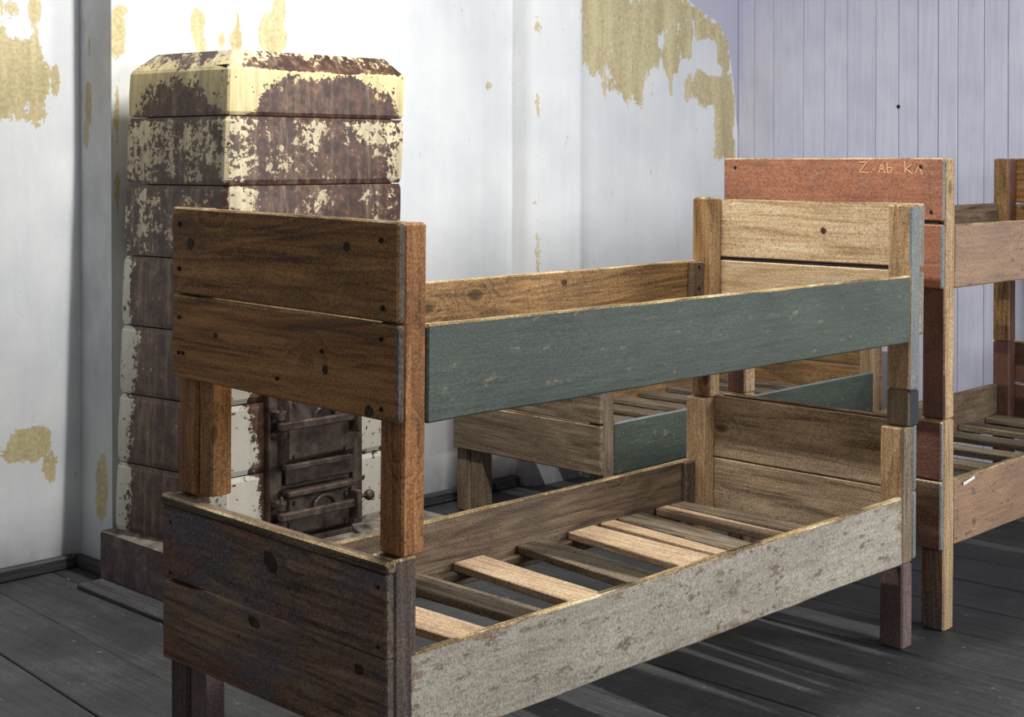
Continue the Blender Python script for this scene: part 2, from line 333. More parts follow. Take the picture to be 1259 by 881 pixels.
# ------------------------------------------------------------------ the room
def struct(o): o['kind'] = 'structure'; return o
def grid_wall(name, P0, P1, z0, z1, thick, fields, bumpy=.004, step=.022, grime_low=.35):
    """plaster wall from P0 to P1 seen from the -normal side; fields(s, z) -> (ochre, grey, lilac), s in metres along the wall"""
    P0 = Vector((*P0, 0)); P1 = Vector((*P1, 0)); L = (P1-P0).length; d = (P1-P0)/L; n = Vector((d.y, -d.x, 0))
    nu = max(2, int(L/step)); nv = max(2, int((z1-z0)/step)); bm = bmesh.new(); lay = bm.verts.layers.float_color.new('mask'); G = []
    for i in range(nu+1):
        row = []
        for j in range(nv+1):
            s = L*i/nu; z = z0+(z1-z0)*j/nv; p = P0+d*s+Vector((0, 0, z))
            fade = min(1, s/.05, (L-s)/.05)
            off = (noise.noise(p*2.3)*bumpy+noise.noise(p*9)*bumpy*.35)*fade
            v = bm.verts.new(p+n*off); a = fields(p, z); v[lay] = (*a, 1); row.append(v)
        G.append(row)
    for i in range(nu):
        for j in range(nv): bm.faces.new((G[i][j], G[i+1][j], G[i+1][j+1], G[i][j+1]))
    # solid behind
    B = [bm.verts.new(q-n*thick) for q in (P0+Vector((0, 0, z0)), P1+Vector((0, 0, z0)), P1+Vector((0, 0, z1)), P0+Vector((0, 0, z1)))]
    C4 = [G[0][0], G[-1][0], G[-1][-1], G[0][-1]]
    bm.faces.new(list(reversed(B)))
    bm.faces.new([B[0], B[1]]+[G[i][0] for i in range(nu, -1, -1)]); bm.faces.new([B[1], B[2]]+[G[-1][j] for j in range(nv, -1, -1)])
    bm.faces.new([B[2], B[3]]+[G[i][-1] for i in range(nu+1)]); bm.faces.new([B[3], B[0]]+[G[0][j] for j in range(nv+1)])
    bmesh.ops.recalc_face_normals(bm, faces=bm.faces)
    return struct(link(name, bm, [PLASTER], smooth=False))
def ell(lst, a, z, k=3.0):
    v = 0
    for (cx, cz, rx, rz) in lst:
        r_ = math.hypot((a-cx)/rx, (z-cz)/rz)
        v = max(v, .5+(1-r_)*.55)
    return max(0, min(1, v))
A_O = [(0.489, 1.723, .11, .163), (.561, 1.658, .053, .123), (.36, 1.7, .09, .16), (.568, 1.914, .026, .05), (.644, 1.688, .009, .062), (.556, .445, .083, .055), (.62, .366, .03, .061), (.475, .415, .034, .027), (.2, 1.2, .08, .2)]
A_H = [(.51, 1.85, .035, .035)]
V_O = [(2.47, 1.606, .022, .075), (2.487, 1.486, .018, .05), (2.465, 1.80, .006, .03), (2.392, .285, .043, .111)]
B_O = [(.764, 1.823, .034, .099), (.777, 1.914, .037, .022), (1.074, 1.884, .03, .058), (1.087, 1.813, .022, .04), (1.169, 1.833, .015, .046), (1.234, 1.842, .028, .047), (1.241, 1.895, .012, .06), (1.395, 1.861, .06, .066), (1.425, 1.954, .03, .066),
       (3.121, 2.058, .101, .167), (3.29, 2.089, .175, .151), (3.525, 2.068, .246, .115), (3.406, 1.888, .167, .21), (3.205, 1.898, .091, .10), (3.771, 2.144, .26, .079), (3.585, 1.936, .086, .116), (4.031, 2.042, .149, .081), (3.86, 2.0, .12, .1), (3.75, 1.94, .07, .16), (4.06, 1.766, .18, .09), (4.167, 1.597, .083, .186), (4.172, 1.966, .06, .15), (4.216, 1.453, .06, .12),
       (2.503, 1.721, .02, .02), (.752, 1.55, .012, .12), (.752, 1.3, .010, .08)]
B_H = [(4.005, 1.951, .13, .07), (3.867, 1.875, .05, .03), (4.10, 1.86, .09, .035)]
LIL = [(3.867, 2.191), (4.132, 2.089), (4.20, 2.0), (4.25, 1.806), (4.292, 1.474)]
def lil(x, z):
    for (xa, za), (xb, zb) in zip(LIL, LIL[1:]):
        if xa <= x <= xb:
            zz = za+(zb-za)*(x-xa)/(xb-xa); return max(0, min(1, .5+(z-zz)*6))
    return 0 if x < LIL[0][0] else 1
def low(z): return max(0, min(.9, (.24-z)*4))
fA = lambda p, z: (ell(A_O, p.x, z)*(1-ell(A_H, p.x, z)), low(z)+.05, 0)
fV = lambda p, z: (ell(V_O, p.y, z), min(.95, low(z)*.8+(.62 if z > .7 else .62-(.7-z)*.9)), max(0, .48-z*.9) if z < .6 else 0)  # grey over the upper reveal, easing off lower down
def fB(p, z):
    x = p.x; o = ell(B_O, x, z)*(1-1.3*max(0, ell(B_H, x, z)-.3)); lb = lil(x, z); o *= 1 if lb < .5 else 0
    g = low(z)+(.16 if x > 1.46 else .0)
    if 2.2 < x < 2.62: g += .12*max(0, 1-abs(x-2.5)/.25)  # pilaster's cast shadow painted into the grey channel
    return (max(0, o), min(1, g), lb)
ZT = 2.75
grid_wall('wall_left', (-.9, 2.53), (.7355, 2.53), 0, ZT, .15, fA)
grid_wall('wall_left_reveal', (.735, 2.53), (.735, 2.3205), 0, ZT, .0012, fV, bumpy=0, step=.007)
grid_wall('wall_back', (.7368, 2.32), (2.72, 2.32), 0, ZT, .15, fB)
grid_wall('wall_back_corner', (2.98, 2.32), (4.30, 2.32), 0, ZT, .15, fB)
# pilaster with a rounded left arris
bm = bmesh.new(); lay = bm.verts.layers.float_color.new('mask')
prof = [(2.655, 2.325), (2.66, 2.285)]+[(2.66+.045*(1-math.cos(t)), 2.285-.065*math.sin(t)) for t in (0.4, .8, 1.2, 1.57)]+[(2.80, 2.218), (2.96, 2.218), (2.985, 2.218), (2.988, 2.222), (2.988, 2.33)]
nz = 110; rows = []
for (x, y) in prof:
    row = []
    for j in range(nz+1):
        z = ZT*j/nz; p = Vector((x, y, z)); k = noise.noise(p*4)*.004
        v = bm.verts.new((x+k*.5, y+k, z))
        oc = .36 if abs(x-2.715) < .03 else .1
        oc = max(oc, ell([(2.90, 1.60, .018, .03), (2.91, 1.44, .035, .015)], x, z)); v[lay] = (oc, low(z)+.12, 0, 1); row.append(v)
    rows.append(row)
for a_, b_ in zip(rows, rows[1:]):
    for j in range(nz): bm.faces.new((a_[j], b_[j], b_[j+1], a_[j+1]))
bmesh.ops.recalc_face_normals(bm, faces=bm.faces)
pil = struct(link('wall_pilaster', bm, [PLASTER], smooth=True))
bm = bmesh.new(); bmesh.ops.create_icosphere(bm, subdivisions=2, radius=.016)
for v in bm.verts: v.co.z *= 1.5; v.co.y *= .35; v.co += noise.noise_vector(v.co*60)*.004
link('chipped_hole', bm, [CHIP], pil, (2.70, 2.24, 1.09))

# right wall of vertical planks
bm = bmesh.new(); bx(bm, 4.305, 4.42, -2.4, 2.5, 0, ZT); rw = struct(link('wall_right', bm, [BACK]))
ys = [2.319, 2.218, 2.099, 1.925, 1.803, 1.675, 1.519, 1.398, 1.296, 1.193, 1.095, .968, .853]
while ys[-1] > -2.2: ys.append(ys[-1]-R.uniform(.10, .15))
for a_, b_ in zip(ys, ys[1:]):
    g = R.uniform(.0018, .004)
    board('plank', rw, (4.285+R.uniform(0, .003), 4.305), (b_+g/2, a_-g/2), (0.0, ZT), 'z', PLANK, ch=.002, seg=3, jit=.0006)
bm = bmesh.new(); cyl(bm, (0, 0, 0), (-.006, 0, 0), .010, .006, 12); link('knot_hole', bm, [NAIL], rw, (4.287, 1.398, 1.655))

# floor of long dark boards
bm = bmesh.new(); bx(bm, -3.2, 4.5, -3.4, 2.7, -.12, -.022); fl = struct(link('floor', bm, [BACK]))
xe = [-3.1]
while xe[-1] < -.45: xe.append(xe[-1]+R.uniform(.24, .3))
xe = xe[:-1]+[-.24, .01, .27, .53, .80, 1.07, 1.33, 1.59, 1.885, 2.15, 2.40, 2.67, 2.93, 3.2, 3.46, 3.73, 3.98, 4.32]
def slope(x): return max(-.04, min(.075, .075-.06*x))
for a_, b_ in zip(xe, xe[1:]):
    def wp(p, a_=a_, b_=b_):
        t = (p.x-a_)/(b_-a_); s = slope(a_)*(1-t)+slope(b_)*t
        return Vector((p.x+s*(p.y-.5), p.y, p.z))
    g = R.uniform(.002, .0045); dz = R.uniform(-.001, .001)
    board('floorboard', fl, (a_+g/2, b_-g/2), (-3.3, 2.6), (-.022, dz), 'y', FLOOR, ch=.003, warp=wp, seg=12, jit=.0015)
# skirtings
def skirt(name, xr, yr, zr, axis): return struct(board(name, None, xr, yr, zr, axis, SKIRT, ch=.006, seg=8, jit=.001))
skirt('baseboard_left', (-.9, .70), (2.50, 2.53), (0, .045), 'x')
skirt('baseboard_reveal', (.70, .733), (2.285, 2.53), (0, .04), 'y')
skirt('baseboard_back', (1.5, 2.655), (2.275, 2.32), (0, .045), 'x')
skirt('baseboard_corner', (2.99, 4.285), (2.285, 2.32), (0, .045), 'x')
skirt('trim_1', (.575, .672), (1.0, 2.27), (0, .016), 'y')

# ------------------------------------------------------------------ stove
XS0, XS1, YS0, YS1 = .80, 1.515, 1.72, 2.215
def lean(z): return -(1.70-z)*.04
st = empty('iron_stove', 'tall rusty stove with flaking cream enamel and iron doors by the white wall', 'stove', (1.1, 2.0, 0))
def ring_mesh(z0, z1, k, cham, masks, inset=0.0, top_in=0.0):
    """one enamelled ring: walls subdivided for the paint mask, slightly bulged"""
    bm = bmesh.new(); lay = bm.verts.layers.float_color.new('mask')
    x0, x1, y0, y1 = XS0, XS1, YS0, YS1
    path = []
    def seg(a, b, n, f):
        for i in range(n): t = i/n; path.append((a[0]+(b[0]-a[0])*t, a[1]+(b[1]-a[1])*t, f, t))
    seg((x0-.052, y1), (x0, y0+cham), 26, 'L'); seg((x0, y0+cham), (x0+cham, y0), 3, 'C'); seg((x0+cham, y0), (x1, y0), 34, 'F'); seg((x1, y0), (x1, y1), 6, 'R'); seg((x1, y1), (x0-.052, y1), 4, 'K')
    nv = 14; cx, cy = (x0+x1)/2, (y0+y1)/2; V = []
    for j in range(nv+1):
        t = j/nv; z = z0+(z1-z0)*t; e = min(t, 1-t)*(z1-z0)
        sh = -.004*max(0, 1-e/.008)**2+.002*math.sin(math.pi*t)-inset
        row = []
        for (x, y, f, s) in path:
            dx, dy = x-cx, y-cy; fx = 1+sh/abs(x1-cx); fy = 1+sh/abs(y1-cy)
            row.append(bm.verts.new((cx+dx*fx+lean(z), cy+dy*fy+noise.noise(Vector((x*3, y*3, z*4)))*.002, z)))
            mk = masks(f, s, t); row[-1][lay] = (mk[0]-(.25 if t in (0, 1) else 0), mk[1], 0 if k == 6 else (.35 if k >= 4 else .9), 1)
        V.append(row)
    n = len(path)
    for j in range(nv):
        for i in range(n): bm.faces.new((V[j][i], V[j][(i+1) % n], V[j+1][(i+1) % n], V[j+1][i]))
    bm.faces.new(list(reversed(V[0])))
    if top_in:
        T = []
        for (x, y, f, s) in path:
            dx = max(-1.12, min(1, (x-cx)/(x1-cx))); dy = (y-cy)/(y1-cy); z = z1+.055
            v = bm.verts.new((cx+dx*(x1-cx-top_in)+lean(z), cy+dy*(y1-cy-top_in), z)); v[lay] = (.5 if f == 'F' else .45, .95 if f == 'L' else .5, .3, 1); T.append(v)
        for i in range(n): bm.faces.new((V[-1][i], V[-1][(i+1) % n], T[(i+1) % n], T[i]))
        bm.faces.new(T)
    else: bm.faces.new(V[-1])
    bmesh.ops.recalc_face_normals(bm, faces=bm.faces)
    return bm
def arch(s, t, c=.5, w=.36, h=.85):
    r_ = math.hypot((s-c)/w, t/h); return r_
def m_cap(f, s, t):
    if f == 'L': return (max(.2, min(.95, .5+(arch(s, t, .5, .38, .78)-1)*.9)), .9)  # left face dulled more, its shade painted in with the grime
    if f == 'F': return (max(.1, min(.98, .5+(arch(s, t, .55, .43, .88)-1)*1.6))-(.45 if t > .93 and s > .05 else 0), .4)
    return (.75, .2)
def m_two(f, s, t):
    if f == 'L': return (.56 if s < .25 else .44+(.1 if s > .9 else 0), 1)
    if f == 'F':
        v = .60-s*2.2 if s < .12 else .34
        if .2 < s < .5 and t > .2: v = .46
        if .62 < s < .9 and t > .62: v = .55
        if s > .9: v = .52
        return (v, .6 if s < .15 else .95)
    return (.7, .3)
def m_low(seed):
    rr = random.Random(seed); wl = rr.uniform(.10, .2); wf = rr.uniform(.10, .2)
    def g(f, s, t):
        if f == 'L': return (max(.08, min(.9, .5+(wl-s)*5)) if s < .7 else .12, .3)
        if f == 'C': return (.72, .2)
        if f == 'F':
            if s < .6: return (max(.1, min(.9, .5+(wf-s+.08*(.5-t))*6)), .15)
            return (.75, .15)
        return (.5, .3)
    return g
zj = [.185, .41, .635, .86, 1.09, 1.325, 1.545, 1.70]
for i, (a_, b_) in enumerate(zip(zj, zj[1:])):
    if i == 6: bm = ring_mesh(a_+.002, b_, i, .006, m_cap, top_in=.05)
    elif i == 5: bm = ring_mesh(a_+.002, b_-.002, i, .010, m_two)
    elif i == 4: bm = ring_mesh(a_+.002, b_-.002, i, .018, lambda f, s, t: (.45 if f == 'L' and s < .25 else (.75-s*2.5 if f == 'F' and s < .15 else .34), .8))
    else: bm = ring_mesh(a_+.002, b_-.002, i, .04, m_low(40+i))
    # origin at ring centre
    c = Vector((1.1, 2.0, (a_+b_)/2))
    for v in bm.verts: v.co -= c
    link('enamelled_ring', bm, [ENAMEL], st, c)
bm = bmesh.new(); bx(bm, -.335, .335, -.24, .225, -.755, .76)
link('inner_core', bm, [BACK], st, (1.135, 1.975, .945))
# plinth
bm = bmesh.new()
bxb(bm, .675, 1.62, 1.56, 2.30, 0, .165, .006); c = Vector((1.1, 2.0, .08))
for v in bm.verts: v.co -= c
link('plinth', bm, [STONE], st, c)
bm = bmesh.new(); lo = [(.675, 1.56), (1.62, 1.56), (1.62, 2.30), (.675, 2.30)]; hi_ = [(.752, 1.71), (1.50, 1.71), (1.50, 2.215), (.70, 2.215)]
A_ = [bm.verts.new((x-1.1, y-2.0, .166-.18)) for x, y in lo]; B_ = [bm.verts.new((x-1.1, y-2.0, .192-.18)) for x, y in hi_]
for i in range(4): bm.faces.new((A_[i], A_[(i+1) % 4], B_[(i+1) % 4], B_[i]))
bm.faces.new(B_); bm.faces.new(list(reversed(A_))); link('ledge', bm, [STONET], st, (1.1, 2.0, .18))
# door assembly
def part(name, f, parent, c, m=IRON, label=None):
    bm = bmesh.new(); f(bm); c = Vector(c)
    for v in bm.verts: v.co -= c
    o = link(name, bm, [m], parent, c)
    if label: o['label'] = label
    return o
Y = 1.712
def fr(bm):
    bxb(bm, .925, .975, Y-.022, Y+.02, .16, .72, .004); bxb(bm, 1.265, 1.305, Y-.022, Y+.02, .16, .72, .004)
    bxb(bm, .99, 1.29, Y-.018, Y+.02, .36, .42, .004); bxb(bm, .99, 1.29, Y-.018, Y+.02, .16, .185, .004); bxb(bm, .99, 1.29, Y-.018, Y+.02, .67, .72, .004)
    bxb(bm, .985, 1.295, Y-.004, Y+.02, .17, .70, .002)
part('door_frame', fr, st, (1.14, Y, .42))
def door(z0, z1, ysc, ledge_top):
    S1, S2, S3 = .025, .062, .075
    def plate(bm):
        # dished plate: sloping top and bottom flanges
        a = [(.0, .0), (-.035, .022), (-.04, .03), (-.04, z1-z0-.03), (-.035, z1-z0-.022), (0, z1-z0)]
        x0, x1 = 1.0-S1, 1.265-S1; P = [[bm.verts.new((x+(0.02 if x < 1.1 else -.02)*(1 if i in (0, 5) else 0)*-1, Y-.02+dy, z0+dz)) for i, (dy, dz) in enumerate(a)] for x in (x0, x1)]
        for i in range(5): bm.faces.new((P[0][i], P[1][i], P[1][i+1], P[0][i+1]))
        bm.faces.new(P[0]); bm.faces.new(list(reversed(P[1]))); bm.faces.new((P[0][5], P[1][5], P[1][0], P[0][0]))
        bmesh.ops.recalc_face_normals(bm, faces=bm.faces)
        if ledge_top: bxb(bm, 1.0-S2*.6, 1.27-S2*.6, Y-.075, Y-.015, z1-.012, z1+.006, .004)
        bxb(bm, 1.0-S2*.7, 1.265-S2*.7, Y-.072, Y-.045, z0-.006, z0+.012, .003)
    dp = part('stove_door', plate, st, (1.13, Y-.04, (z0+z1)/2))
    zb = z0+(z1-z0)*.58
    part('latch_bar', lambda bm: bxb(bm, .985-S2, 1.285-S2, Y-.092, Y-.072, zb-.013, zb+.013, .004), dp, (1.14, Y-.08, zb))
    def arc(bm):
        pr = None
        for i in range(9):
            t = math.pi*i/8; p = Vector((1.11-.042*math.cos(t), Y-.068, zb+.012+.03*math.sin(t)))
            if pr: cyl(bm, pr, p, .006, n=6)
            pr = p
    part('arched_rib', arc, dp, (1.145, Y-.068, zb+.03))
    def hin(bm):
        for dz in (-.03, .0, .03): cyl(bm, (.945, Y-.06, zb+dz-.011), (.945, Y-.06, zb+dz+.011), .013, n=10)
        cyl(bm, (.945, Y-.06, zb-.06), (.945, Y-.06, zb+.06), .005, n=8)
        for dz in (-.035, .035): bxb(bm, .93, .97, Y-.055, Y-.02, zb+dz-.009, zb+dz+.009, .002)
    part('hinge', hin, dp, (.992, Y-.06, zb))
    def kn(bm):
        bxb(bm, 1.215, 1.232, Y-.11, Y-.02, zb-.05, zb+.045, .004); cyl(bm, (1.22, Y-.085, zb+.02), (1.268, Y-.095, zb+.02), .007, n=8)
        bmesh.ops.create_icosphere(bm, subdivisions=2, radius=.019, matrix=Matrix.Translation((1.272, Y-.096, zb+.02)))
    part('latch_knob', kn, dp, (1.30, Y-.08, zb))
    def riv(bm):
        for x in (.995, 1.20):
            for z in (z0+.035, z1-.035): cyl(bm, (x, Y-.058, z), (x, Y-.068, z), .008, .006, 8)
    part('rivets', riv, dp, (1.13, Y-.06, (z0+z1)/2))['kind'] = 'stuff'
door(.425, .665, 1, False); door(.185, .345, 1, True)

# ------------------------------------------------------------------ bunk beds
T = .02
def shear(p, s=-.0096): return Vector((p.x+.003*p.z, p.y+s*p.z, p.z))
def rise(a):                       # far end of a cross board sits a little higher
    def f(p): q = shear(p); q.z += a*max(0, p.y)/.79; return q
    return f
# ---- front bunk
B1 = empty('bunk_bed', 'front two tier wooden bunk with dark green upper side rail and pale lower slats', 'bunk bed', (1.0, .39, 0))
fw = rise(.012)
# upper foot end
fb = board('footboard_plank', B1, (0, T), (0, .787), (1.0925, 1.287), 'y', BROWN, {'-y': ENDG}, EDGE, warp=fw, ch=.005); FBU = [fb]
nails(fb, [(-.001, y, z) for y, z in ((.742, 1.16), (.03, 1.12), (.035, 1.25), (.74, 1.26))], (-1, 0, 0), .006)
fb = board('footboard_plank', B1, (0, T), (0, .787), (.901, 1.088), 'y', BROWN, {'-y': ENDG}, EDGE, warp=fw, ch=.005); FBU.append(fb)
nails(fb, [(-.001, y, z) for y, z in ((.742, 1.05), (.745, .97), (.728, .97), (.035, 1.06), (.035, .925), (.37, .95), (.22, 1.02))], (-1, 0, 0), .005)
board('post', B1, (T, T+.058), (0.003, .075), (.6385, 1.284), 'z', ORANGE, warp=shear, ch=.005)
board('post', B1, (T, T+.058), (.712, .787), (.645, 1.295), 'z', ORANGE, warp=shear, ch=.005)
board('side_strip', B1, (T+.003, T+.055), (.655, .707), (.652, 1.27), 'z', BROWN, warp=shear, ch=.003)
# upper head end
def hw(p): q = shear(p); q.x -= .006*(p.z-.6)+0; return q
hbm = {'-y': GREENG, '-x': PALE}
HB = board('headboard_plank', B1, (1.98, 2.0), (0, .787), (1.094, 1.279), 'y', PALE, {'-y': GREENG}, EDGE, warp=hw)
hb2 = board('headboard_plank', B1, (1.98, 2.0), (0, .787), (.901, 1.083), 'y', PALE, {'-y': GREENG}, warp=hw)
board('post', B1, (1.922, 1.978), (.0, .075), (.745, 1.276), 'z', PALEP, {'-y': GREENG}, EDGE, warp=hw, ch=.005)
board('post_tip', B1, (1.922, 1.978), (.0, .075), (.640, .7445), 'z', NAVY, {'-x': GREYW}, warp=hw, ch=.005, label='short navy painted tip of the headboard post')
board('post', B1, (1.922, 1.978), (.712, .787), (.645, 1.285), 'z', TANR, {'-y': PALEP}, EDGE, warp=hw, ch=.005)
board('gap_shade_strip', B1, (1.984, 1.999), (.03, .76), (1.06, 1.12), 'y', BACK, warp=hw, jit=0)  # dark strip added to paint the black shade in the gap
# upper rails, cleat, slats
def droop(p): q = shear(p); q.z -= .010*max(0, min(1, p.x/1.9))**1.5; q.z += .001; return q
board('side_rail', B1, (.079, 1.921), (.001, .022), (.891, 1.084), 'x', GREEN, {'+y': TANR, '+z': EDGE}, EDGE, warp=droop, ch=.005, seg=14, jit=.003, label='dark green painted upper side rail with chipped edges')
fr_ = board('side_rail', B1, (.079, 1.921), (.765, .787), (.893, 1.083), 'x', TANR, {'+z': EDGE}, EDGE, warp=shear, ch=.004, seg=12, jit=.002)
cl = board('cleat', B1, (1.868, 1.921), (.738, .765), (.90, 1.082), 'z', INNER, warp=shear, ch=.008)
nails(cl, [(1.897, .7275, 1.062), (1.897, .7275, .995)], (0, -1, 0), .008, .0005)
for i, (a_, b_) in enumerate(((.66, .76), (1.06, 1.17), (1.47, 1.57), (1.80, 1.9), (.20, .31))):
    board('slat', B1, (a_, b_), (.024, .763), (.93, .948), 'y', SLAT_GREY, warp=shear, ch=.003, label='upper tier slat')
for yr in ((.022, .044), (.743, .765)): board('ledger', B1, (.1, 1.86), yr, (.905, .93), 'x', INNER, warp=shear)
# lower foot end
x0 = -.0115
def sl(p): return Vector((p.x, p.y+.008-.004*p.z, p.z))
def lipw(p): q = sl(p); q.z += .009*p.y/.79; return q
fb = board('footboard_lip', B1, (x0-.003, x0+T+.004), (-.004, .793), (.611, .636), 'y', INNER, None, EDGE, warp=lipw, ch=.005, jit=.0025)
fb = board('footboard_plank', B1, (x0, x0+T), (0, .789), (.449, .610), 'y', DARK, {'-y': ENDG}, None, warp=lipw, ch=.003); FBL = [fb]
# visible broad knots and nails
nails(fb, [(x0-.001, y, z) for y, z in ((.03, .585), (.03, .47), (.76, .585), (.76, .47))], (-1, 0, 0), .005)
fb = board('footboard_plank', B1, (x0+.001, x0+T), (0, .789), (.270, .4475), 'y', DARK, {'-y': ENDG}, None, warp=sl, ch=.003); FBL.append(fb)
board('post', B1, (x0+T+.0005, x0+T+.0585), (.0, .075), (0, .6365), 'z', DARKP, None, EDGE, warp=sl, ch=.005)
board('post', B1, (x0+T+.0005, x0+T+.0585), (.714, .789), (0, .642), 'z', DARKP, warp=sl, ch=.005)
board('side_strip', B1, (x0+T+.003, x0+T+.055), (.650, .709), (0, .60), 'z', PURPW, warp=sl, ch=.003)
# lower head end
hb = board('headboard_plank', B1, (1.967, 1.988), (0, .787), (.449, .645), 'y', PALEG, {'-y': GREENG}, EDGE, warp=sl, ch=.004)
hb = board('headboard_plank', B1, (1.967, 1.988), (0, .787), (.252, .446), 'y', PALEG, {'-y': GREENG}, warp=sl)
board('post', B1, (1.9105, 1.9665), (0, .075), (.245, .6385), 'z', PALEP, {'-y': GREYW}, EDGE, warp=sl, ch=.005)
board('post_foot', B1, (1.9105, 1.9665), (0, .075), (0, .2445), 'z', PURPW, warp=sl, ch=.005, label='faded purple brown post foot')
board('post', B1, (1.9105, 1.9665), (.712, .787), (0, .643), 'z', PALEP, warp=sl, ch=.005)
# lower rails
board('side_rail', B1, (.0475, 1.9100), (.000, .022), (.2515, .4435), 'x', WHITEG, {'+y': INNER, '+z': EDGE}, EDGE, warp=lambda p: sl(p)+Vector((0, 0, .003-.008*p.x/1.9)), ch=.006, seg=14, jit=.003, label='flaking grey white lower side rail with a worn yellow top edge')
board('side_rail', B1, (.0475, 1.9100), (.765, .787), (.245, .441), 'x', INNER, {'+z': EDGE}, EDGE, warp=sl, ch=.004, seg=12, jit=.002)
cl = board('cleat', B1, (1.862, 1.909), (.745, .765), (.26, .44), 'z', DARKP, warp=sl, ch=.006)
for yr in ((.022, .046), (.741, .765)): board('ledger', B1, (.06, 1.86), yr, (.268, .292), 'x', INNER, warp=sl)
for i, (n0, n1, f0, f1, mm) in enumerate(((.22, .33, .19, .30, SLAT_GREY), (.45, .555, .43, .54, SLAT_LIT), (.655, .745, .64, .74, SLAT_GREY), (.815, .925, .865, .975, SLAT_LIT), (1.03, 1.145, 1.11, 1.225, SLAT_GREY), (1.245, 1.395, 1.322, 1.432, SLAT_LIT), (1.42, 1.455, 1.465, 1.53, SLAT_LIT), (1.47, 1.56, 1.545, 1.66, SLAT_GREY), (1.69, 1.74, 1.725, 1.785, SLAT_LIT), (1.78, 1.87, 1.795, 1.86, SLAT_GREY))):  # colours alternate for light through the upper slats; narrow one a lit strip
    def sk(p, n0=n0, n1=n1, f0=f0, f1=f1):
        t = (p.x-n0)/(n1-n0); s = (p.y-.03)/.73; xn = n0+(n1-n0)*t; xf = f0+(f1-f0)*t; q = sl(p); q.x = xn+(xf-xn)*s; return q
    board('slat', B1, (n0, n1), (.03, .76), (.293, .316), 'y', mm, None, None, warp=sk, ch=.003, label='pale slat, toned as lit' if mm is SLAT_LIT else 'grey brown slat, toned as shaded')

KNOT = wood('dark_knot', hx('1f1610'), hx('3a281b'), hx('57402b'), knots=False)
def knot(parent, c, axis, ry, rz, tilt=0):
    bm = bmesh.new(); n = 18; ax = Vector(axis); t = ax.cross(Vector((0, 0, 1))).normalized(); up = Vector((0, 0, 1)); rings = []
    for rr, h in ((1, 0), (.86, .0008), (.45, .0005)):
        ring = []
        for i in range(n):
            a = 2*math.pi*i/n; w_ = 1+noise.noise(Vector((math.cos(a)*1.5+c[1]*30, math.sin(a)*1.5, c[2]*30)))*.3
            u_, v_ = ry*rr*w_*math.cos(a), rz*rr*w_*math.sin(a)
            u_, v_ = u_*math.cos(tilt)-v_*math.sin(tilt), u_*math.sin(tilt)+v_*math.cos(tilt)
            ring.append(bm.verts.new(t*u_+up*v_+ax*h))
        rings.append(ring)
    for A, B in zip(rings, rings[1:]):
        for i in range(n): bm.faces.new((A[i], A[(i+1) % n], B[(i+1) % n], B[i]))
    bm.faces.new(rings[-1]); bmesh.ops.recalc_face_normals(bm, faces=bm.faces)
    link('knot', bm, [KNOT], parent, c)
KN_UP = [((.0028, .700, 1.218), .014, .013), ((.0029, .143, 1.234), .010, .010), ((.0021, .212, .984), .009, .010), ((.0019, .074, .916), .013, .012), ((.0023, .60, 1.02), .007, .006)]
KN_LO = [((-.0124, .379, .568), .026, .017, .5), ((-.0114, .44, .428), .022, .012, .1), ((-.0114, .09, .413), .014, .011, 0)]
for c, ry, rz in KN_UP: knot(FBU[0] if c[2] > 1.09 else FBU[1], c, (-1, 0, 0), ry, rz)
for c, ry, rz, tl in KN_LO: knot(FBL[0] if c[2] > .45 else FBL[1], c, (-1, 0, 0), ry, rz, tl)
knot(HB, (1.979, .319, 1.191), (-1, 0, 0), .010, .009)
knot(fr_, (1.294, .7545, 1.049), (0, -1, 0), .012, .010)
# ---- generic bunk made of the same pieces
def end_boards(bed, name, xr, y0, y1, zs, m, ef=None, edge=EDGE, warp=None):
    out = []
    for a_, b_ in zs: out.append(board(name, bed, xr, (y0, y1), (a_+.0015, b_-.0015), 'y', m, ef, edge, warp=warp, ch=.004))
    return out
# ---- red bunk behind on the right
B2 = empty('bunk_bed', 'bunk with orange red painted end boards, behind the front bunk by the plank wall', 'bunk bed', (3.1, .4, 0))
X0, X1 = 2.12, 4.12; ya, yb = .002, .80
s2 = lambda p: Vector((p.x, p.y+.0+(-.002*p.z), p.z))
RB = end_boards(B2, 'footboard_plank', (X0, X0+T), ya, yb, ((1.222, 1.412),), RED, {'-y': GREENG}, warp=s2)[0]
end_boards(B2, 'footboard_plank', (X0, X0+T), ya, yb, ((1.022, 1.215),), RED, {'-y': GREENG}, None, warp=s2)
board('gap_shade_strip', B2, (X0+.005, X0+T-.001), (ya+.02, yb-.02), (1.2, 1.24), 'y', BACK, warp=s2, jit=0)  # painted shade between the red boards, as on the front headboard
end_boards(B2, 'footboard_plank', (X0, X0+T), ya, yb, ((.453, .63),), REDD, {'-y': GREENG}, warp=s2)
end_boards(B2, 'footboard_plank', (X0, X0+T), ya, yb, ((.245, .451),), DARK, {'-y': GREENG}, warp=s2)
nails(RB, [(X0-.001, y, z) for y, z in ((.035, 1.25), (.07, 1.385), (.75, 1.25), (.75, 1.38), (.48, 1.25))], (-1, 0, 0), .006)
for y0_ in (ya, yb-.075):
    board('post', B2, (X0+T+.0005, X0+T+.06), (y0_, y0_+.075), (.632, 1.41), 'z', PALEP, {'-x': REDD}, warp=s2, ch=.005)
    board('post', B2, (X0+T+.0005, X0+T+.06), (y0_, y0_+.075), (0, .6305), 'z', PALEP, {'-x': DARK}, warp=s2, ch=.005)
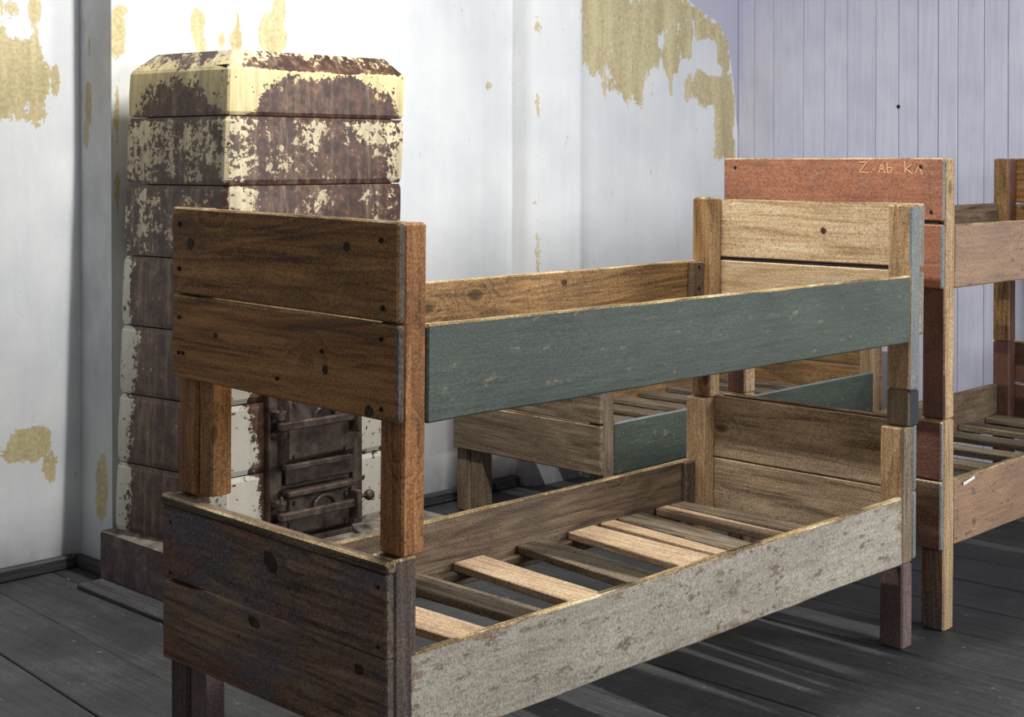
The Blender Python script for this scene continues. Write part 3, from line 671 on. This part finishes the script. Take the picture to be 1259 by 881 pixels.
for (za, zb, mr) in ((1.02, 1.21, PINKB), (.25, .447, PINKB)):
    r_ = board('side_rail', B2, (X0+.081, X1-.081), (ya+.001, ya+.023), (za, zb), 'x', mr, {'+y': INNER, '+z': EDGE}, EDGE, warp=s2, ch=.004, seg=12, jit=.002)
    board('side_rail', B2, (X0+.081, X1-.081), (yb-.023, yb-.001), (za, zb+(.01 if za > 1 else 0)), 'x', INNER, None, None, warp=s2, ch=.004, seg=8)
bm = bmesh.new(); bx(bm, -.035, .035, -.0006, .0006, -.005, .004)
for v in bm.verts: v.co.z += .006*math.sin(v.co.x*60)
link('paint_smear', bm, [CHIP], r_, (2.29, -.001, .43))
end_boards(B2, 'headboard_plank', (X1-T, X1), ya, yb, ((1.222, 1.412), (1.022, 1.217)), REDD, {'-x': BROWN}, warp=s2)
end_boards(B2, 'headboard_plank', (X1-T, X1), ya, yb, ((.453, .63), (.245, .451)), REDD, warp=s2)
for y0_ in (ya, yb-.075):
    board('post', B2, (X1-.08, X1-T-.0005), (y0_, y0_+.075), (.632, 1.41), 'z', TANR, {'-y': REDD}, warp=s2, ch=.005)
    board('post', B2, (X1-.08, X1-T-.0005), (y0_, y0_+.075), (0, .6305), 'z', REDD, warp=s2, ch=.005)
for k in range(8):
    xa = 2.28+k*.235; board('slat', B2, (xa, xa+.10), (ya+.025, yb-.025), (.295, .318), 'y', SLAT_GREY, warp=s2, ch=.003)
    xa = 2.30+k*.235; board('slat', B2, (xa, xa+.10), (ya+.025, yb-.025), (1.07, 1.09), 'y', SLAT_GREY, warp=s2, ch=.003)
for z in (.27, 1.045):
    for yr in ((ya+.0235, ya+.045), (yb-.045, yb-.0235)): board('ledger', B2, (X0+.09, X1-.09), yr, (z, z+.024), 'x', INNER, warp=s2)
# scratched writing on the red board: Z. Ab. ka
def stroke(bm, pts, w=.0027):
    for (a_, b_) in zip(pts, pts[1:]):
        p, q = Vector((0, *a_)), Vector((0, *b_)); d = (q-p).normalized(); n = Vector((0, -d.z, d.y))*w*.5; o = Vector((-.0006, 0, 0))
        vs = [bm.verts.new(x) for x in (p+n, q+n, q-n, p-n)]; vt = [bm.verts.new(x.co+o) for x in vs]
        bm.faces.new(vt)
        for i in range(4): bm.faces.new((vs[i], vs[(i+1) % 4], vt[(i+1) % 4], vt[i]))
    bmesh.ops.recalc_face_normals(bm, faces=bm.faces)
# letters laid out in board coordinates; u grows to the right as one reads (towards -y)
def letters():
    def P(u_, v_): return (.281-u_, 1.398-v_)
    S = [[(0, 0.0), (.028, .0), (.002, .03), (.034, .032)], [(.044, .030), (.046, .032)],
         [(.070, .034), (.079, .004), (.092, .034)], [(.073, .022), (.088, .021)],
         [(.099, .0), (.101, .032), (.115, .030), (.116, .016), (.101, .016)], [(.128, .030), (.130, .032)],
         [(.159, -.002), (.161, .032)], [(.180, .008), (.162, .020), (.186, .036)], [(.194, .034), (.206, .012), (.218, .038)]]
    for k in ((0,), (1,), (2, 3), (4,), (5,), (6, 7), (8,)):
        bm = bmesh.new(); c = Vector((0, *P(*S[k[0]][0])))
        for i in k: stroke(bm, [P(*q) for q in S[i]])
        for v in bm.verts: v.co -= c
        link('scratched_letter', bm, [SCR], RB, (X0-.0006, c.y, c.z))
letters()

# ---- low bed behind, along the back wall
B3 = empty('low_bed', 'low grey brown bed with green side rail along the back wall behind front bunk', 'bed', (3.1, 1.78, 0))
X0, X1, ya, yb = 2.16, 4.12, 1.38, 2.17
end_boards(B3, 'footboard_plank', (X0, X0+T), ya, yb, ((.253, .437),), GREYW)
end_boards(B3, 'footboard_plank', (X0, X0+T), ya, yb, ((.441, .64),), GREYW)
end_boards(B3, 'headboard_plank', (X1-T, X1), ya, yb, ((.253, .447),), TANR, None, None)
end_boards(B3, 'headboard_plank', (X1-T, X1), ya, yb, ((.449, .64),), TANR, None, None)
for xr in ((X0+T+.0005, X0+T+.058), (X1-T-.058, X1-T-.0005)):
    for y0_ in (ya, yb-.075): board('post', B3, xr, (y0_, y0_+.075), (0, .66), 'z', PALEP if xr[0] > 3 else GREYW, None, warp=None, ch=.005)
board('brace', B3, (X0+T+.002, X0+T+.055), (yb-.15, yb-.08), (0, .25), 'z', GREYW, ch=.003)
board('side_rail', B3, (X0+.0785, X1-.0785), (ya+.001, ya+.023), (.247, .437), 'x', GREEN, {'+y': INNER, '+z': GREENG}, GREENG, ch=.004, seg=10, jit=.002)
board('side_rail', B3, (X0+.0785, X1-.0785), (yb-.023, yb-.001), (.247, .437), 'x', TANR, ch=.004, seg=8)
for k in range(9):
    xa = X0+.10+k*.205; board('slat', B3, (xa, xa+.095), (ya+.026, yb-.026), (.325, .347), 'y', SLAT_GREY, ch=.003)
for yr in ((ya+.0235, ya+.045), (yb-.045, yb-.0235)): board('ledger', B3, (X0+.09, X1-.09), yr, (.30, .3245), 'x', INNER)
